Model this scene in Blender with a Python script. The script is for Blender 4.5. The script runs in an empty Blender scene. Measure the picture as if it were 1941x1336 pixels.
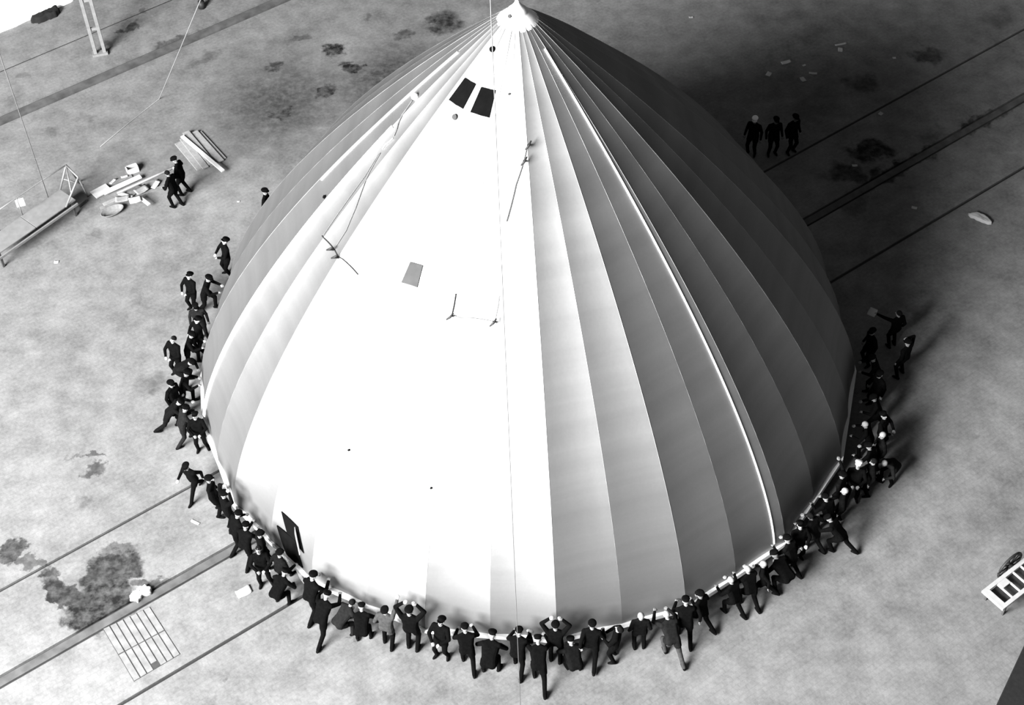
import bpy, bmesh, math, random
import numpy as np
from mathutils import Vector, Matrix

# ------------------------------------------------------------------ camera
R = 10.5                      # radius of the hull rim (m)
RIM_Z = 0.5                   # rim is lifted off the floor
W_, H_ = 1941.0, 1336.0
F_PX, PITCH, ROLL, YAW = 2998.5, 0.857277, -0.0376904, -0.0140349
CAM = np.array([0.0, -3.18064 * R, 3.70551 * R + RIM_Z])
FW = np.array([math.sin(YAW) * math.cos(PITCH), math.cos(YAW) * math.cos(PITCH), -math.sin(PITCH)])
_rt = np.array([math.cos(YAW), -math.sin(YAW), 0.0]); _up = np.cross(_rt, FW)
RT = math.cos(ROLL) * _rt + math.sin(ROLL) * _up
UP = -math.sin(ROLL) * _rt + math.cos(ROLL) * _up

scene = bpy.context.scene
COL = scene.collection
cd = bpy.data.cameras.new('camera'); cam = bpy.data.objects.new('camera', cd); COL.objects.link(cam)
cd.sensor_fit = 'HORIZONTAL'; cd.sensor_width = 36.0; cd.lens = F_PX / W_ * 36.0
cd.clip_start = 0.5; cd.clip_end = 600
cam.matrix_world = Matrix(((RT[0], UP[0], -FW[0], CAM[0]), (RT[1], UP[1], -FW[1], CAM[1]),
                           (RT[2], UP[2], -FW[2], CAM[2]), (0, 0, 0, 1)))
scene.camera = cam

# ------------------------------------------------------------------ light
scene.view_settings.view_transform = 'Standard'
scene.view_settings.look = 'None'
scene.view_settings.gamma = 1.0
scene.view_settings.use_curve_mapping = False
scene.view_settings.exposure = -0.12
world = bpy.data.worlds.new('hangar_ambient'); scene.world = world; world.use_nodes = True
world.node_tree.nodes['Background'].inputs[0].default_value = (1, 1, 1, 1)
world.node_tree.nodes['Background'].inputs[1].default_value = 0.125
# daylight through the open hangar doors, front left of the hull
LAZ, LDIST, LZ = math.radians(-45), 60.0, 34.0
ld = bpy.data.lights.new('hangar_door_daylight', 'AREA'); ld.shape = 'RECTANGLE'
ld.size = 32; ld.size_y = 26; ld.energy = 400000
lo = bpy.data.objects.new('hangar_door_daylight', ld); COL.objects.link(lo)
lo.location = (math.sin(LAZ) * LDIST, -math.cos(LAZ) * LDIST, LZ)
lo.rotation_euler = (Vector((0, 0, 4)) - Vector(lo.location)).to_track_quat('-Z', 'Y').to_euler()


# ------------------------------------------------------------------ helpers
def ray(px, py):
    return FW + (px - W_ / 2) / F_PX * RT - (py - H_ / 2) / F_PX * UP


def gnd(px, py, z=0.0):
    d = ray(px, py); t = (z - CAM[2]) / d[2]
    return Vector((CAM[0] + d[0] * t, CAM[1] + d[1] * t, z))


def vert_at(px, py, g):
    """height above ground point g at which image row py is met by a vertical through g"""
    best, bz = 1e9, 0
    for i in range(0, 4000):
        z = i * 0.01
        d = np.array([g[0], g[1], z]) - CAM
        y = H_ / 2 - F_PX * (d @ UP) / (d @ FW)
        if abs(y - py) < best:
            best, bz = abs(y - py), z
    return bz


def mesh_obj(name, verts, faces, mat=None, parent=None, smooth=False):
    me = bpy.data.meshes.new(name); me.from_pydata([tuple(v) for v in verts], [], faces); me.update()
    return link_mesh(name, me, mat, parent, smooth)


def link_mesh(name, me, mat=None, parent=None, smooth=False):
    o = bpy.data.objects.new(name, me); COL.objects.link(o)
    if mat is not None and not me.materials:
        me.materials.append(mat)
    if smooth:
        me.polygons.foreach_set('use_smooth', [True] * len(me.polygons))
    if parent is not None:
        o.parent = parent
    return o


def from_bm(name, bm, mat=None, parent=None, smooth=False):
    bmesh.ops.recalc_face_normals(bm, faces=bm.faces)
    me = bpy.data.meshes.new(name); bm.to_mesh(me); bm.free()
    return link_mesh(name, me, mat, parent, smooth)


def add_box(bm, c, s, rot=None, bev=0.0):
    m = Matrix.Translation(Vector(c))
    if rot is not None:
        m = m @ rot.to_4x4()
    m = m @ Matrix.Diagonal((s[0], s[1], s[2], 1))
    r = bmesh.ops.create_cube(bm, size=1.0, matrix=m)
    if bev > 0:
        es = list({e for v in r['verts'] for e in v.link_edges})
        bmesh.ops.bevel(bm, geom=es, offset=bev, segments=2, affect='EDGES', profile=0.6)


def add_tube(bm, pts, r, n=8):
    pts = [Vector(p) for p in pts]; rings = []
    for i, p in enumerate(pts):
        t = (pts[min(i + 1, len(pts) - 1)] - pts[max(i - 1, 0)]).normalized()
        a = t.cross(Vector((0, 0, 1)))
        if a.length < 1e-3: a = t.cross(Vector((1, 0, 0)))
        a.normalize(); b = t.cross(a)
        rr = r[i] if isinstance(r, (list, tuple)) else r
        rings.append([bm.verts.new(p + (a * math.cos(2 * math.pi * k / n) + b * math.sin(2 * math.pi * k / n)) * rr) for k in range(n)])
    for i in range(len(rings) - 1):
        for k in range(n):
            bm.faces.new((rings[i][k], rings[i][(k + 1) % n], rings[i + 1][(k + 1) % n], rings[i + 1][k]))
    bm.faces.new(rings[0][::-1]); bm.faces.new(rings[-1])


def rz(a): return Matrix.Rotation(a, 3, 'Z')


def aim(v):
    """rotation taking local +X to direction v"""
    return Vector(v).to_track_quat('X', 'Z').to_matrix()


def box_obj(name, c, s, mat, parent=None, rot=None, bev=0.0):
    bm = bmesh.new(); add_box(bm, (0, 0, 0), s, None, bev)
    o = from_bm(name, bm, mat, parent); o.location = c
    if rot is not None: o.rotation_euler = rot.to_euler()
    return o


def tube_obj(name, pts, r, mat, parent=None, n=8):
    bm = bmesh.new(); add_tube(bm, pts, r, n)
    return from_bm(name, bm, mat, parent, True)


def empty(name, loc=(0, 0, 0), rotz=0.0):
    o = bpy.data.objects.new(name, None); COL.objects.link(o); o.location = loc; o.rotation_euler = (0, 0, rotz)
    o.empty_display_size = 0.3
    return o


def tag(o, label=None, cat=None, group=None, kind=None):
    if label: o['label'] = label
    if cat: o['category'] = cat
    if group: o['group'] = group
    if kind: o['kind'] = kind
    return o


# ------------------------------------------------------------------ materials
def mat(name, val, rough=0.8, metal=0.0, noise=0.0, scale=6.0, bump=0.0, spec=0.3):
    m = bpy.data.materials.new(name); m.use_nodes = True; nt = m.node_tree
    b = nt.nodes['Principled BSDF']
    b.inputs['Roughness'].default_value = rough; b.inputs['Metallic'].default_value = metal
    b.inputs['Specular IOR Level'].default_value = spec
    tc = nt.nodes.new('ShaderNodeTexCoord'); nz = nt.nodes.new('ShaderNodeTexNoise')
    nz.inputs['Scale'].default_value = scale; nz.inputs['Detail'].default_value = 5
    nt.links.new(tc.outputs['Object'], nz.inputs['Vector'])
    mr = nt.nodes.new('ShaderNodeMapRange'); mr.inputs['From Min'].default_value = .3; mr.inputs['From Max'].default_value = .7
    mr.inputs['To Min'].default_value = val * (1 - noise); mr.inputs['To Max'].default_value = val * (1 + noise)
    nt.links.new(nz.outputs['Fac'], mr.inputs['Value']); nt.links.new(mr.outputs['Result'], b.inputs['Base Color'])
    if bump > 0:
        bp = nt.nodes.new('ShaderNodeBump'); bp.inputs['Strength'].default_value = bump; bp.inputs['Distance'].default_value = .02
        nt.links.new(nz.outputs['Fac'], bp.inputs['Height']); nt.links.new(bp.outputs['Normal'], b.inputs['Normal'])
    return m


M = {}
M['white_paint'] = mat('white_paint', .85, .6, 0, .05, 3)
M['tape'] = mat('seam_tape', .92, .55, 0, .03, 5)
M['cap_metal'] = mat('cap_metal', .92, .42, .35, .03, 4)
M['seam'] = mat('seam_cord', .5, .5, .7, .08, 8)
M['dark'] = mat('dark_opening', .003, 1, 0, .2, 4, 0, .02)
M['grey_patch'] = mat('grey_patch', .045, 1, 0, .12, 3, 0, .05)
M['paper'] = mat('paper', .33, .9, 0, .05, 5)
M['wood'] = mat('pale_wood', .17, .8, 0, .15, 9, .2)
M['wood_grey'] = mat('grey_wood', .12, .85, 0, .2, 8, .2)
M['wood_dark'] = mat('dark_wood', .035, .85, 0, .3, 8, .2)
M['rope'] = mat('rope', .14, .9, 0, .2, 30)
M['rope_dark'] = mat('dark_cord', .1, .9, 0, .2, 30)
M['steel'] = mat('grey_steel', .17, .55, .3, .12, 6)
M['iron'] = mat('dark_iron', .02, .6, .3, .2, 6)
M['cloth_dark'] = mat('dark_cloth', .005, .95, 0, .3, 9, .3)
M['tarp'] = mat('white_tarp', .95, .8, 0, .04, 2, .2)
M['coat_black'] = mat('coat_black', .0016, .95, 0, .3, 14, .2, .03)
M['coat_navy'] = mat('coat_navy', .003, .95, 0, .3, 14, .2, .03)
M['coat_char'] = mat('coat_charcoal', .007, .95, 0, .25, 14, .2, .03)
M['coat_grey'] = mat('coat_grey', .03, .95, 0, .25, 14, .2, .03)
M['shoe'] = mat('shoe', .002, .8, 0, .2, 9, 0, .05)
M['skin'] = mat('skin', .17, .6, 0, .05, 9)
M['facemark'] = mat('eyes_mouth', .03, .8, 0, .1, 9)  # dark colour of the eyes and mouth
M['hair'] = mat('hair', .004, .9, 0, .3, 20, 0, .05)
M['hair_fair'] = mat('hair_fair', .2, .8, 0, .2, 20)
M['cap'] = mat('dark_cap', .002, .9, 0, .3, 20, 0, .03)
M['capw'] = mat('white_cap', .8, .9, 0, .05, 20)


HULL_ROUGH, HULL_GLOSS, HULL_DIFF = .61, .175, .06


def hull_material():
    m = bpy.data.materials.new('doped_fabric'); m.use_nodes = True; nt = m.node_tree; N = nt.nodes; L = nt.links
    # aluminium dope on linen: a broad short-tailed sheen over a dull base
    N.remove(N['Principled BSDF']); out = N['Material Output']
    gl = N.new('ShaderNodeBsdfAnisotropic'); gl.distribution = 'BECKMANN'; gl.inputs['Roughness'].default_value = HULL_ROUGH
    df = N.new('ShaderNodeBsdfDiffuse'); ad = N.new('ShaderNodeAddShader')
    L.new(gl.outputs[0], ad.inputs[0]); L.new(df.outputs[0], ad.inputs[1]); L.new(ad.outputs[0], out.inputs['Surface'])
    tc = N.new('ShaderNodeTexCoord')
    mp = N.new('ShaderNodeMapping'); mp.inputs['Scale'].default_value = (.55, .55, .25)
    L.new(tc.outputs['Object'], mp.inputs['Vector'])
    n1 = N.new('ShaderNodeTexNoise'); n1.inputs['Scale'].default_value = 1.2; n1.inputs['Detail'].default_value = 6
    L.new(mp.outputs['Vector'], n1.inputs['Vector'])
    # horizontal lap bands of the cover
    sx = N.new('ShaderNodeSeparateXYZ'); L.new(tc.outputs['Object'], sx.inputs[0])
    n2 = N.new('ShaderNodeTexNoise'); n2.noise_dimensions = '1D'; n2.inputs['Scale'].default_value = 1.3; n2.inputs['Detail'].default_value = 4
    L.new(sx.outputs['Z'], n2.inputs['W'])
    n3 = N.new('ShaderNodeTexNoise'); n3.inputs['Scale'].default_value = 14; n3.inputs['Detail'].default_value = 3
    L.new(tc.outputs['Object'], n3.inputs['Vector'])
    a = N.new('ShaderNodeMath'); a.operation = 'MULTIPLY_ADD'; a.inputs[1].default_value = .6
    L.new(n1.outputs['Fac'], a.inputs[0]); L.new(n2.outputs['Fac'], a.inputs[2])
    a2 = N.new('ShaderNodeMath'); a2.operation = 'MULTIPLY_ADD'; a2.inputs[1].default_value = .25
    L.new(n3.outputs['Fac'], a2.inputs[0]); L.new(a.outputs[0], a2.inputs[2])
    mr = N.new('ShaderNodeMapRange'); mr.inputs['From Min'].default_value = .6; mr.inputs['From Max'].default_value = 1.25
    mr.inputs['To Min'].default_value = .88; mr.inputs['To Max'].default_value = 1.1
    L.new(a2.outputs[0], mr.inputs['Value']); 
    for sh, val in ((gl, HULL_GLOSS), (df, HULL_DIFF)):
        k = N.new('ShaderNodeMath'); k.operation = 'MULTIPLY'; k.inputs[1].default_value = val
        L.new(mr.outputs['Result'], k.inputs[0]); L.new(k.outputs[0], sh.inputs['Color'])
    bp = N.new('ShaderNodeBump'); bp.inputs['Strength'].default_value = .15; bp.inputs['Distance'].default_value = .05
    L.new(n1.outputs['Fac'], bp.inputs['Height']); 
    for sh in (gl, df): L.new(bp.outputs['Normal'], sh.inputs['Normal'])
    return m


M['hull'] = hull_material()


def ell(x0, y0, x1, y1, w, s=1.0, soft=.35):
    """floor stain: long axis from pixel 0 to pixel 1, half width w metres"""
    a = gnd(x0, y0); b = gnd(x1, y1); c = (a + b) / 2
    return (c.x, c.y, math.atan2(b.y - a.y, b.x - a.x), max((b - a).length / 2, .05), w, s, soft)


STAINS = [
    # big oil patch at lower left, a union of blobs
    ell(120, 1185, 260, 1110, 1.0, .9, .2), ell(150, 1100, 275, 1060, .75, .85, .2), ell(80, 1085, 150, 1150, .42, .85, .2),
    ell(20, 1062, 95, 1080, .2, .6, .3), ell(0, 1045, 45, 1048, .5, .8, .25), ell(250, 1110, 325, 1095, .25, .7, .3), ell(180, 1050, 260, 1045, .4, .6, .3),
    ell(158, 893, 200, 890, .22, .65, .4), ell(150, 868, 205, 870, .1, .6, .4), ell(120, 880, 165, 862, .07, .4, .5), ell(140, 960, 185, 945, .4, .4, .7),
    ell(250, 735, 330, 715, .35, .35, .7), ell(165, 440, 200, 432, .25, .3, .7),
    # top left oil marks by the rails
    ell(222, 60, 268, 46, .3, .75, .35), ell(285, 92, 370, 62, .28, .6, .4), ell(360, 60, 375, 55, .22, .35, .6), ell(355, 125, 425, 95, .35, .4, .6),
    ell(270, 28, 275, 16, .2, .5, .5), ell(28, 150, 58, 138, .2, .35, .6), ell(60, 35, 105, 26, .05, .0), ell(195, 85, 210, 70, .35, .5, .6),
    ell(40, 130, 20, 235, .3, .2, .8), ell(140, 225, 185, 215, .3, .3, .7), ell(70, 255, 110, 250, .3, .3, .7),
    # mottled oily zone behind the hull
    ell(420, 300, 640, 90, 3.2, .7, 1.0), ell(600, 240, 860, 60, 2.4, .75, 1.0), ell(610, 100, 655, 90, .5, .92, .4), ell(640, 135, 700, 120, .4, .92, .5), ell(590, 190, 640, 160, .4, .85, .5), ell(505, 230, 560, 200, .4, .85, .5), ell(540, 80, 600, 60, .3, .6, .6), ell(740, 70, 790, 55, .4, .7, .6),
    ell(500, 130, 545, 125, .4, .8, .6), ell(800, 40, 880, 50, 1.0, .88, .6), ell(690, 35, 705, 30, .3, .4, .6), ell(420, 245, 560, 190, .8, .4, .7), ell(300, 300, 420, 250, .9, .25, .8),
    ell(470, 110, 640, 30, .5, .25, .8), ell(700, 150, 840, 40, 1.2, .4, .9),
    # right
    ell(1600, 300, 1700, 275, .75, .95, .4), ell(1560, 330, 1650, 330, .6, .8, .5), ell(1600, 165, 1670, 155, .6, .65, .6), ell(1720, 100, 1800, 110, .5, .7, .6), ell(1780, 270, 1941, 190, .3, .75, .6),
    ell(1480, 220, 1600, 195, .9, .4, .8), ell(1600, 375, 1800, 265, .35, .85, .5), ell(1730, 280, 1800, 240, .5, .45, .7), ell(1520, 60, 1570, 50, .6, .35, .7), ell(1850, 40, 1930, 30, .6, .35, .8),
    ell(1840, 825, 1870, 820, .15, .25, .7), ell(1380, 1180, 1440, 1190, .6, .12, .9), ell(1590, 400, 1640, 370, .6, .5, .6),
    ell(420, 1290, 440, 1280, .15, .3, .6), ell(650, 1215, 690, 1205, .05, .5, .4), ell(610, 1195, 700, 1215, .6, .2, .8),
]


def floor_material():
    m = bpy.data.materials.new('worn_concrete'); m.use_nodes = True; nt = m.node_tree; N = nt.nodes; L = nt.links
    b = N['Principled BSDF']; b.inputs['Roughness'].default_value = .85; b.inputs['Specular IOR Level'].default_value = .25
    ge = N.new('ShaderNodeNewGeometry')

    def noise(scale, det=6, src=None):
        n = N.new('ShaderNodeTexNoise'); n.inputs['Scale'].default_value = scale; n.inputs['Detail'].default_value = det
        n.inputs['Roughness'].default_value = .6
        L.new(src or ge.outputs['Position'], n.inputs['Vector']); return n

    def math_(op, a, b_=None, c=None):
        n = N.new('ShaderNodeMath'); n.operation = op
        for i, v in enumerate((a, b_, c)):
            if v is None: continue
            if isinstance(v, (int, float)): n.inputs[i].default_value = v
            else: L.new(v, n.inputs[i])
        return n.outputs[0]
    # warped position for ragged stain edges
    wn = noise(1.6, 5)
    sub = N.new('ShaderNodeVectorMath'); sub.operation = 'SUBTRACT'; L.new(wn.outputs['Color'], sub.inputs[0]); sub.inputs[1].default_value = (.5, .5, .5)
    mul = N.new('ShaderNodeVectorMath'); mul.operation = 'MULTIPLY'; L.new(sub.outputs[0], mul.inputs[0]); mul.inputs[1].default_value = (1.5, 1.5, 0)
    wp = N.new('ShaderNodeVectorMath'); wp.operation = 'ADD'; L.new(ge.outputs['Position'], wp.inputs[0]); L.new(mul.outputs[0], wp.inputs[1])
    acc = None
    for (cx, cy, a, la, lb, s, soft) in STAINS:
        if s <= 0: continue
        v = N.new('ShaderNodeVectorMath'); v.operation = 'SUBTRACT'; L.new(wp.outputs[0], v.inputs[0]); v.inputs[1].default_value = (cx, cy, 0)
        r = N.new('ShaderNodeVectorRotate'); r.rotation_type = 'Z_AXIS'; r.inputs['Angle'].default_value = -a; L.new(v.outputs[0], r.inputs['Vector'])
        k = N.new('ShaderNodeVectorMath'); k.operation = 'MULTIPLY'; L.new(r.outputs[0], k.inputs[0]); k.inputs[1].default_value = (1 / la, 1 / lb, 0)
        l = N.new('ShaderNodeVectorMath'); l.operation = 'LENGTH'; L.new(k.outputs[0], l.inputs[0])
        mr = N.new('ShaderNodeMapRange'); mr.interpolation_type = 'SMOOTHSTEP'
        mr.inputs['From Min'].default_value = 1 + soft * .3; mr.inputs['From Max'].default_value = 1 - soft
        mr.inputs['To Min'].default_value = 0; mr.inputs['To Max'].default_value = s
        L.new(l.outputs['Value'], mr.inputs['Value'])
        acc = mr.outputs['Result'] if acc is None else math_('MAXIMUM', acc, mr.outputs['Result'])
    # broken-up coverage inside the stains
    n5 = noise(3.5, 6); br = N.new('ShaderNodeMapRange'); br.inputs['From Min'].default_value = .3; br.inputs['From Max'].default_value = .6
    br.inputs['To Min'].default_value = .6; br.inputs['To Max'].default_value = 1.1
    L.new(n5.outputs['Fac'], br.inputs['Value'])
    st = math_('MULTIPLY', acc, br.outputs['Result'])
    # tone of the concrete itself
    n1 = noise(.22, 6); n2 = noise(1.3, 8); n3 = noise(9, 4)
    t = math_('MULTIPLY_ADD', n1.outputs['Fac'], .5, math_('MULTIPLY_ADD', n2.outputs['Fac'], .6, math_('MULTIPLY', n3.outputs['Fac'], .35)))
    base = N.new('ShaderNodeMapRange'); base.inputs['From Min'].default_value = .5; base.inputs['From Max'].default_value = .95
    base.inputs['To Min'].default_value = .06; base.inputs['To Max'].default_value = .17
    L.new(t, base.inputs['Value'])
    # fine block paving joints
    rot = N.new('ShaderNodeVectorRotate'); rot.rotation_type = 'Z_AXIS'; rot.inputs['Angle'].default_value = math.radians(-34.9); L.new(ge.outputs['Position'], rot.inputs['Vector'])
    bk = N.new('ShaderNodeTexBrick'); bk.inputs['Scale'].default_value = 1.0; bk.inputs['Brick Width'].default_value = .3; bk.inputs['Row Height'].default_value = .16
    bk.inputs['Mortar Size'].default_value = .012; bk.inputs['Color1'].default_value = (1, 1, 1, 1); bk.inputs['Color2'].default_value = (.96, .96, .96, 1); bk.inputs['Mortar'].default_value = (.9, .9, .9, 1)
    L.new(rot.outputs[0], bk.inputs['Vector'])
    bw = N.new('ShaderNodeRGBToBW'); L.new(bk.outputs['Color'], bw.inputs[0])
    c1 = math_('MULTIPLY', base.outputs['Result'], bw.outputs[0])
    c2 = math_('MULTIPLY', c1, math_('SUBTRACT', 1.0, st))
    L.new(c2, b.inputs['Base Color'])
    bp = N.new('ShaderNodeBump'); bp.inputs['Strength'].default_value = .25; bp.inputs['Distance'].default_value = .02
    L.new(n3.outputs['Fac'], bp.inputs['Height']); L.new(bp.outputs['Normal'], b.inputs['Normal'])
    return m


M['floor'] = floor_material()
M['groove'] = mat('groove_dirt', .025, .9, 0, .4, 3)
M['rail'] = mat('rail_infill', .055, .8, 0, .35, 2.5)

# ------------------------------------------------------------------ floor with rail channels
FA = math.radians(34.9); FD = Vector((math.cos(FA), math.sin(FA), 0)); FN = Vector((-math.sin(FA), math.cos(FA), 0))


def off(pts): return sum(gnd(*p).dot(FN) for p in pts) / len(pts)


OC = off([(230, 1336), (575, 1135), (1610, 510), (1941, 315)])
OB = off([(5, 1285), (470, 1030), (1580, 390), (1941, 185)])
OA = off([(5, 1105), (370, 925), (1510, 290), (1941, 60)])
OD = off([(5, 232), (240, 122), (480, 18)])
OE = off([(5, 112), (180, 60), (350, 8)])
# (centre, width, kind) of the channels cut in the floor, front to back
CH = [(OC, .11, 'thin'), (OB, .42, 'wide'), (OA, .10, 'thin'), (OD, .62, 'wide'), (OE, .14, 'thin')]
floor = box_obj('floor', (0, 0, 0), (150, 150, .1), M['groove']); floor.data.transform(Matrix.Translation((0, 0, -.14)))
tag(floor, 'worn stained concrete hangar floor crossed by rail channels', None, None, 'structure')
edges = [-70]
for c, w, k in CH: edges += [c - w / 2, c + w / 2]
edges.append(70)
for i in range(0, len(edges), 2):
    a, b_ = edges[i], edges[i + 1]
    o = box_obj('slab', FN * ((a + b_) / 2) + Vector((0, 0, -.05)), (150, b_ - a, .1), M['floor'], floor, rz(FA))
for c, w, k in CH:
    if k == 'wide':     # flush infill strip between two grooves
        box_obj('channel_strip', FN * c + Vector((0, 0, -.06)), (150, w * .62, .1), M['rail'], floor, rz(FA))
    else:
        box_obj('channel_strip', FN * c + Vector((0, 0, -.075)), (150, w * .55, .05), M['iron'], floor, rz(FA))

# hangar walls far outside the picture
M['hangar_wall'] = mat('hangar_wall', .05, .9, 0, .2, .3)
for nm, c, sz in (('wall_left', (-74.5, 0, 22.9), (.6, 149, 46)), ('wall_right', (74.5, 0, 22.9), (.6, 149, 46)), ('wall_back', (0, 74.5, 22.9), (148, .6, 46))):
    tag(box_obj(nm, c, sz, M['hangar_wall']), 'dark hangar wall far from the cone', None, None, 'structure')

# ------------------------------------------------------------------ hull
HH = 1.333598 * R
PA, PB = 1.51543, .990209


def prof(z): return R * max(0.0, 1 - (max(z, 0) / HH) ** PA) ** PB


SEAMS = [-77, -68, -58.3, -48, -37.5, -27.2, -17, -6.8, 3.5, 13.9, 24.3, 34.4, 44.8, 54.6, 64.8, 74.2]
SEAMS += [74.2 + 10.44 * (i + 1) for i in range(19)]          # round the back
SEAMS.append(SEAMS[0] + 360)
NG = len(SEAMS) - 1                                            # 35 gores
MAJOR = {-58.3: 1, -37.5: 1, -17: 1, 3.5: 1, 24.3: 1, 44.8: 1, 64.8: 1, -77: 1, 283: 1}


def sfac(i):
    i %= NG
    if i <= 15: return 1.0 if SEAMS[i] in MAJOR else .9855
    return 1.0 if i % 2 == 0 else .9855


SAG = .006


def seam_pt(i, z, out=0.0):
    r = prof(z) * sfac(i) + out; a = math.radians(SEAMS[i % NG])
    return Vector((r * math.sin(a), -r * math.cos(a), z + RIM_Z))


def gore_pt(i, u, z, out=0.0):
    p = seam_pt(i, z); q = seam_pt(i + 1, z)
    am = math.radians((SEAMS[i] + SEAMS[i + 1]) / 2); n = Vector((math.sin(am), -math.cos(am), 0))
    return p.lerp(q, u) + n * (out - SAG * prof(z) * 4 * u * (1 - u))


def surf(az, z, out=0.0):
    a = az
    while a < SEAMS[0]: a += 360
    while a >= SEAMS[0] + 360: a -= 360
    for i in range(NG):
        if SEAMS[i] <= a < SEAMS[i + 1]:
            return gore_pt(i, (a - SEAMS[i]) / (SEAMS[i + 1] - SEAMS[i]), z, out)


def hit(px, py):
    """azimuth and height (above rim) where the pixel's ray meets the hull's mean surface"""
    d = ray(px, py)
    for k in range(3000, -1, -1):
        z = HH * k / 3000; t = (z + RIM_Z - CAM[2]) / d[2]
        x = CAM[0] + t * d[0]; y = CAM[1] + t * d[1]
        if math.hypot(x, y) < prof(z) * .995: break
    return math.degrees(math.atan2(x, -y)), z


hull = empty('airship_tail_cone', (0, 0, 0))
tag(hull, 'huge pale fabric-covered airship tail cone lowered onto the hangar floor', 'airship section')
CAPZ = 1.3 * R
NZ, NU = 48, 8
zl = [CAPZ * (k / NZ) for k in range(NZ + 1)]
for i in range(NG):
    vs = [gore_pt(i, u / NU, z) for z in zl for u in range(NU + 1)]
    fs = [(k * (NU + 1) + u, k * (NU + 1) + u + 1, (k + 1) * (NU + 1) + u + 1, (k + 1) * (NU + 1) + u) for k in range(NZ) for u in range(NU)]
    g = mesh_obj('cover_gore', vs, fs, M['hull'], hull, True)
    sm = g.modifiers.new('thickness', 'SOLIDIFY'); sm.thickness = .03; sm.offset = -1; sm.use_rim = False
for i in range(NG):
    bm = bmesh.new()
    maj = sfac(i) > .99
    add_tube(bm, [seam_pt(i, zl[k], -.004) for k in range(0, NZ + 1, 2)], .009 if maj else .007, 6)
    from_bm('seam_strip', bm, M['hull'], hull, True)


def tape(az, z0, z1, w, name='seam_tape', m='tape'):
    n = 40; vs = []; fs = []
    for k in range(n + 1):
        z = z0 + (z1 - z0) * k / n; r = max(prof(z), .3); dw = math.degrees(w / r) / 2
        c = max(surf(az, z).xy.length, 1e-3)
        for s in (-1, 1):
            p = surf(az + s * dw, z); q = p.copy(); q.x *= 1 + .03 / c; q.y *= 1 + .03 / c; q.z += .012
            vs += [p, q]
        if k < n:
            b = 4 * k
            fs += [(b + 1, b + 3, b + 7, b + 5), (b, b + 1, b + 5, b + 4), (b + 3, b + 2, b + 6, b + 7)]
    return mesh_obj(name, vs, fs, M[m], hull, False)


tape(-76.4, .05 * R, 1.02 * R, .12)
tape(42.7, .03 * R, 1.25 * R, .03)
tape(-86.5, .8 * R, 1.2 * R, .05, 'seam_tape', 'seam')

# bright lower rim
vs = []; fs = []; n = NG * 4
for k in range(n):
    i, u = divmod(k, 4); u /= 4
    p = seam_pt(i, 0).lerp(seam_pt(i + 1, 0), u); c = p.xy.length
    for (dr, dz) in ((.045, .13), (.06, -.02), (-.25, -.02), (-.25, .05)):
        vs.append((p.x * (c + dr) / c, p.y * (c + dr) / c, p.z + dz))
for k in range(n):
    for j in range(4):
        fs.append((k * 4 + j, k * 4 + (j + 1) % 4, ((k + 1) % n) * 4 + (j + 1) % 4, ((k + 1) % n) * 4 + j))
mesh_obj('rim_band', vs, fs, M['white_paint'], hull)

# smooth metal tip cap with its spike
pr = [(prof(CAPZ * .99) - .01, CAPZ * .99), (prof(CAPZ) + .015, CAPZ)]
for k in range(1, 5):
    z = CAPZ + (HH - CAPZ) * k / 10; pr.append((prof(z) + .01, z))
zt = pr[-1][1]; rt = pr[-1][0]
for k in range(1, 8):
    f = k / 7; pr.append((rt * (1 - f) ** 1.6 + .05, zt + f * (HH + .12 - zt)))
ns = 48; vs = []; fs = []
for (r_, z_) in pr:
    for k in range(ns):
        a = 2 * math.pi * k / ns; vs.append((r_ * math.sin(a), -r_ * math.cos(a), z_ + RIM_Z))
for j in range(len(pr) - 1):
    for k in range(ns):
        fs.append((j * ns + k, j * ns + (k + 1) % ns, (j + 1) * ns + (k + 1) % ns, (j + 1) * ns + k))
fs.append(tuple((len(pr) - 1) * ns + k for k in range(ns)))
mesh_obj('tip_cap', vs, fs, M['cap_metal'], hull, True)


def panel(name, corners, m, out=.025, n=10):
    """corners as pixels TL, TR, BR, BL on the hull; a curved plate following the cover"""
    cs = [hit(*c) for c in corners]; vs = []; fs = []
    for lay in (out, -.02):
        for j in range(n + 1):
            for k in range(n + 1):
                u, v = k / n, j / n
                az = (cs[0][0] * (1 - u) + cs[1][0] * u) * (1 - v) + (cs[3][0] * (1 - u) + cs[2][0] * u) * v
                z = (cs[0][1] * (1 - u) + cs[1][1] * u) * (1 - v) + (cs[3][1] * (1 - u) + cs[2][1] * u) * v
                p = surf(az, z, lay); p.z += lay * .8; vs.append(p)
    w = n + 1; o = w * w
    for j in range(n):
        for k in range(n):
            a = j * w + k; fs.append((a, a + 1, a + w + 1, a + w)); fs.append((o + a, o + a + w, o + a + w + 1, o + a + 1))
    for k in range(n):
        for (a, b) in ((k, k + 1), (n * w + k + 1, n * w + k)): fs.append((b, a, o + a, o + b))
        for (a, b) in (((k + 1) * w, k * w), (k * w + n, (k + 1) * w + n)): fs.append((b, a, o + a, o + b))
    return mesh_obj(name, vs, fs, M[m], hull)


panel('window_panel', [(882, 148), (902, 160), (877, 207), (851, 190)], 'dark')
panel('window_panel', [(913, 165), (939, 172), (927, 224), (892, 213)], 'dark')
panel('cover_patch', [(778, 497), (800, 506), (789, 548), (761, 536)], 'grey_patch')


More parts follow.
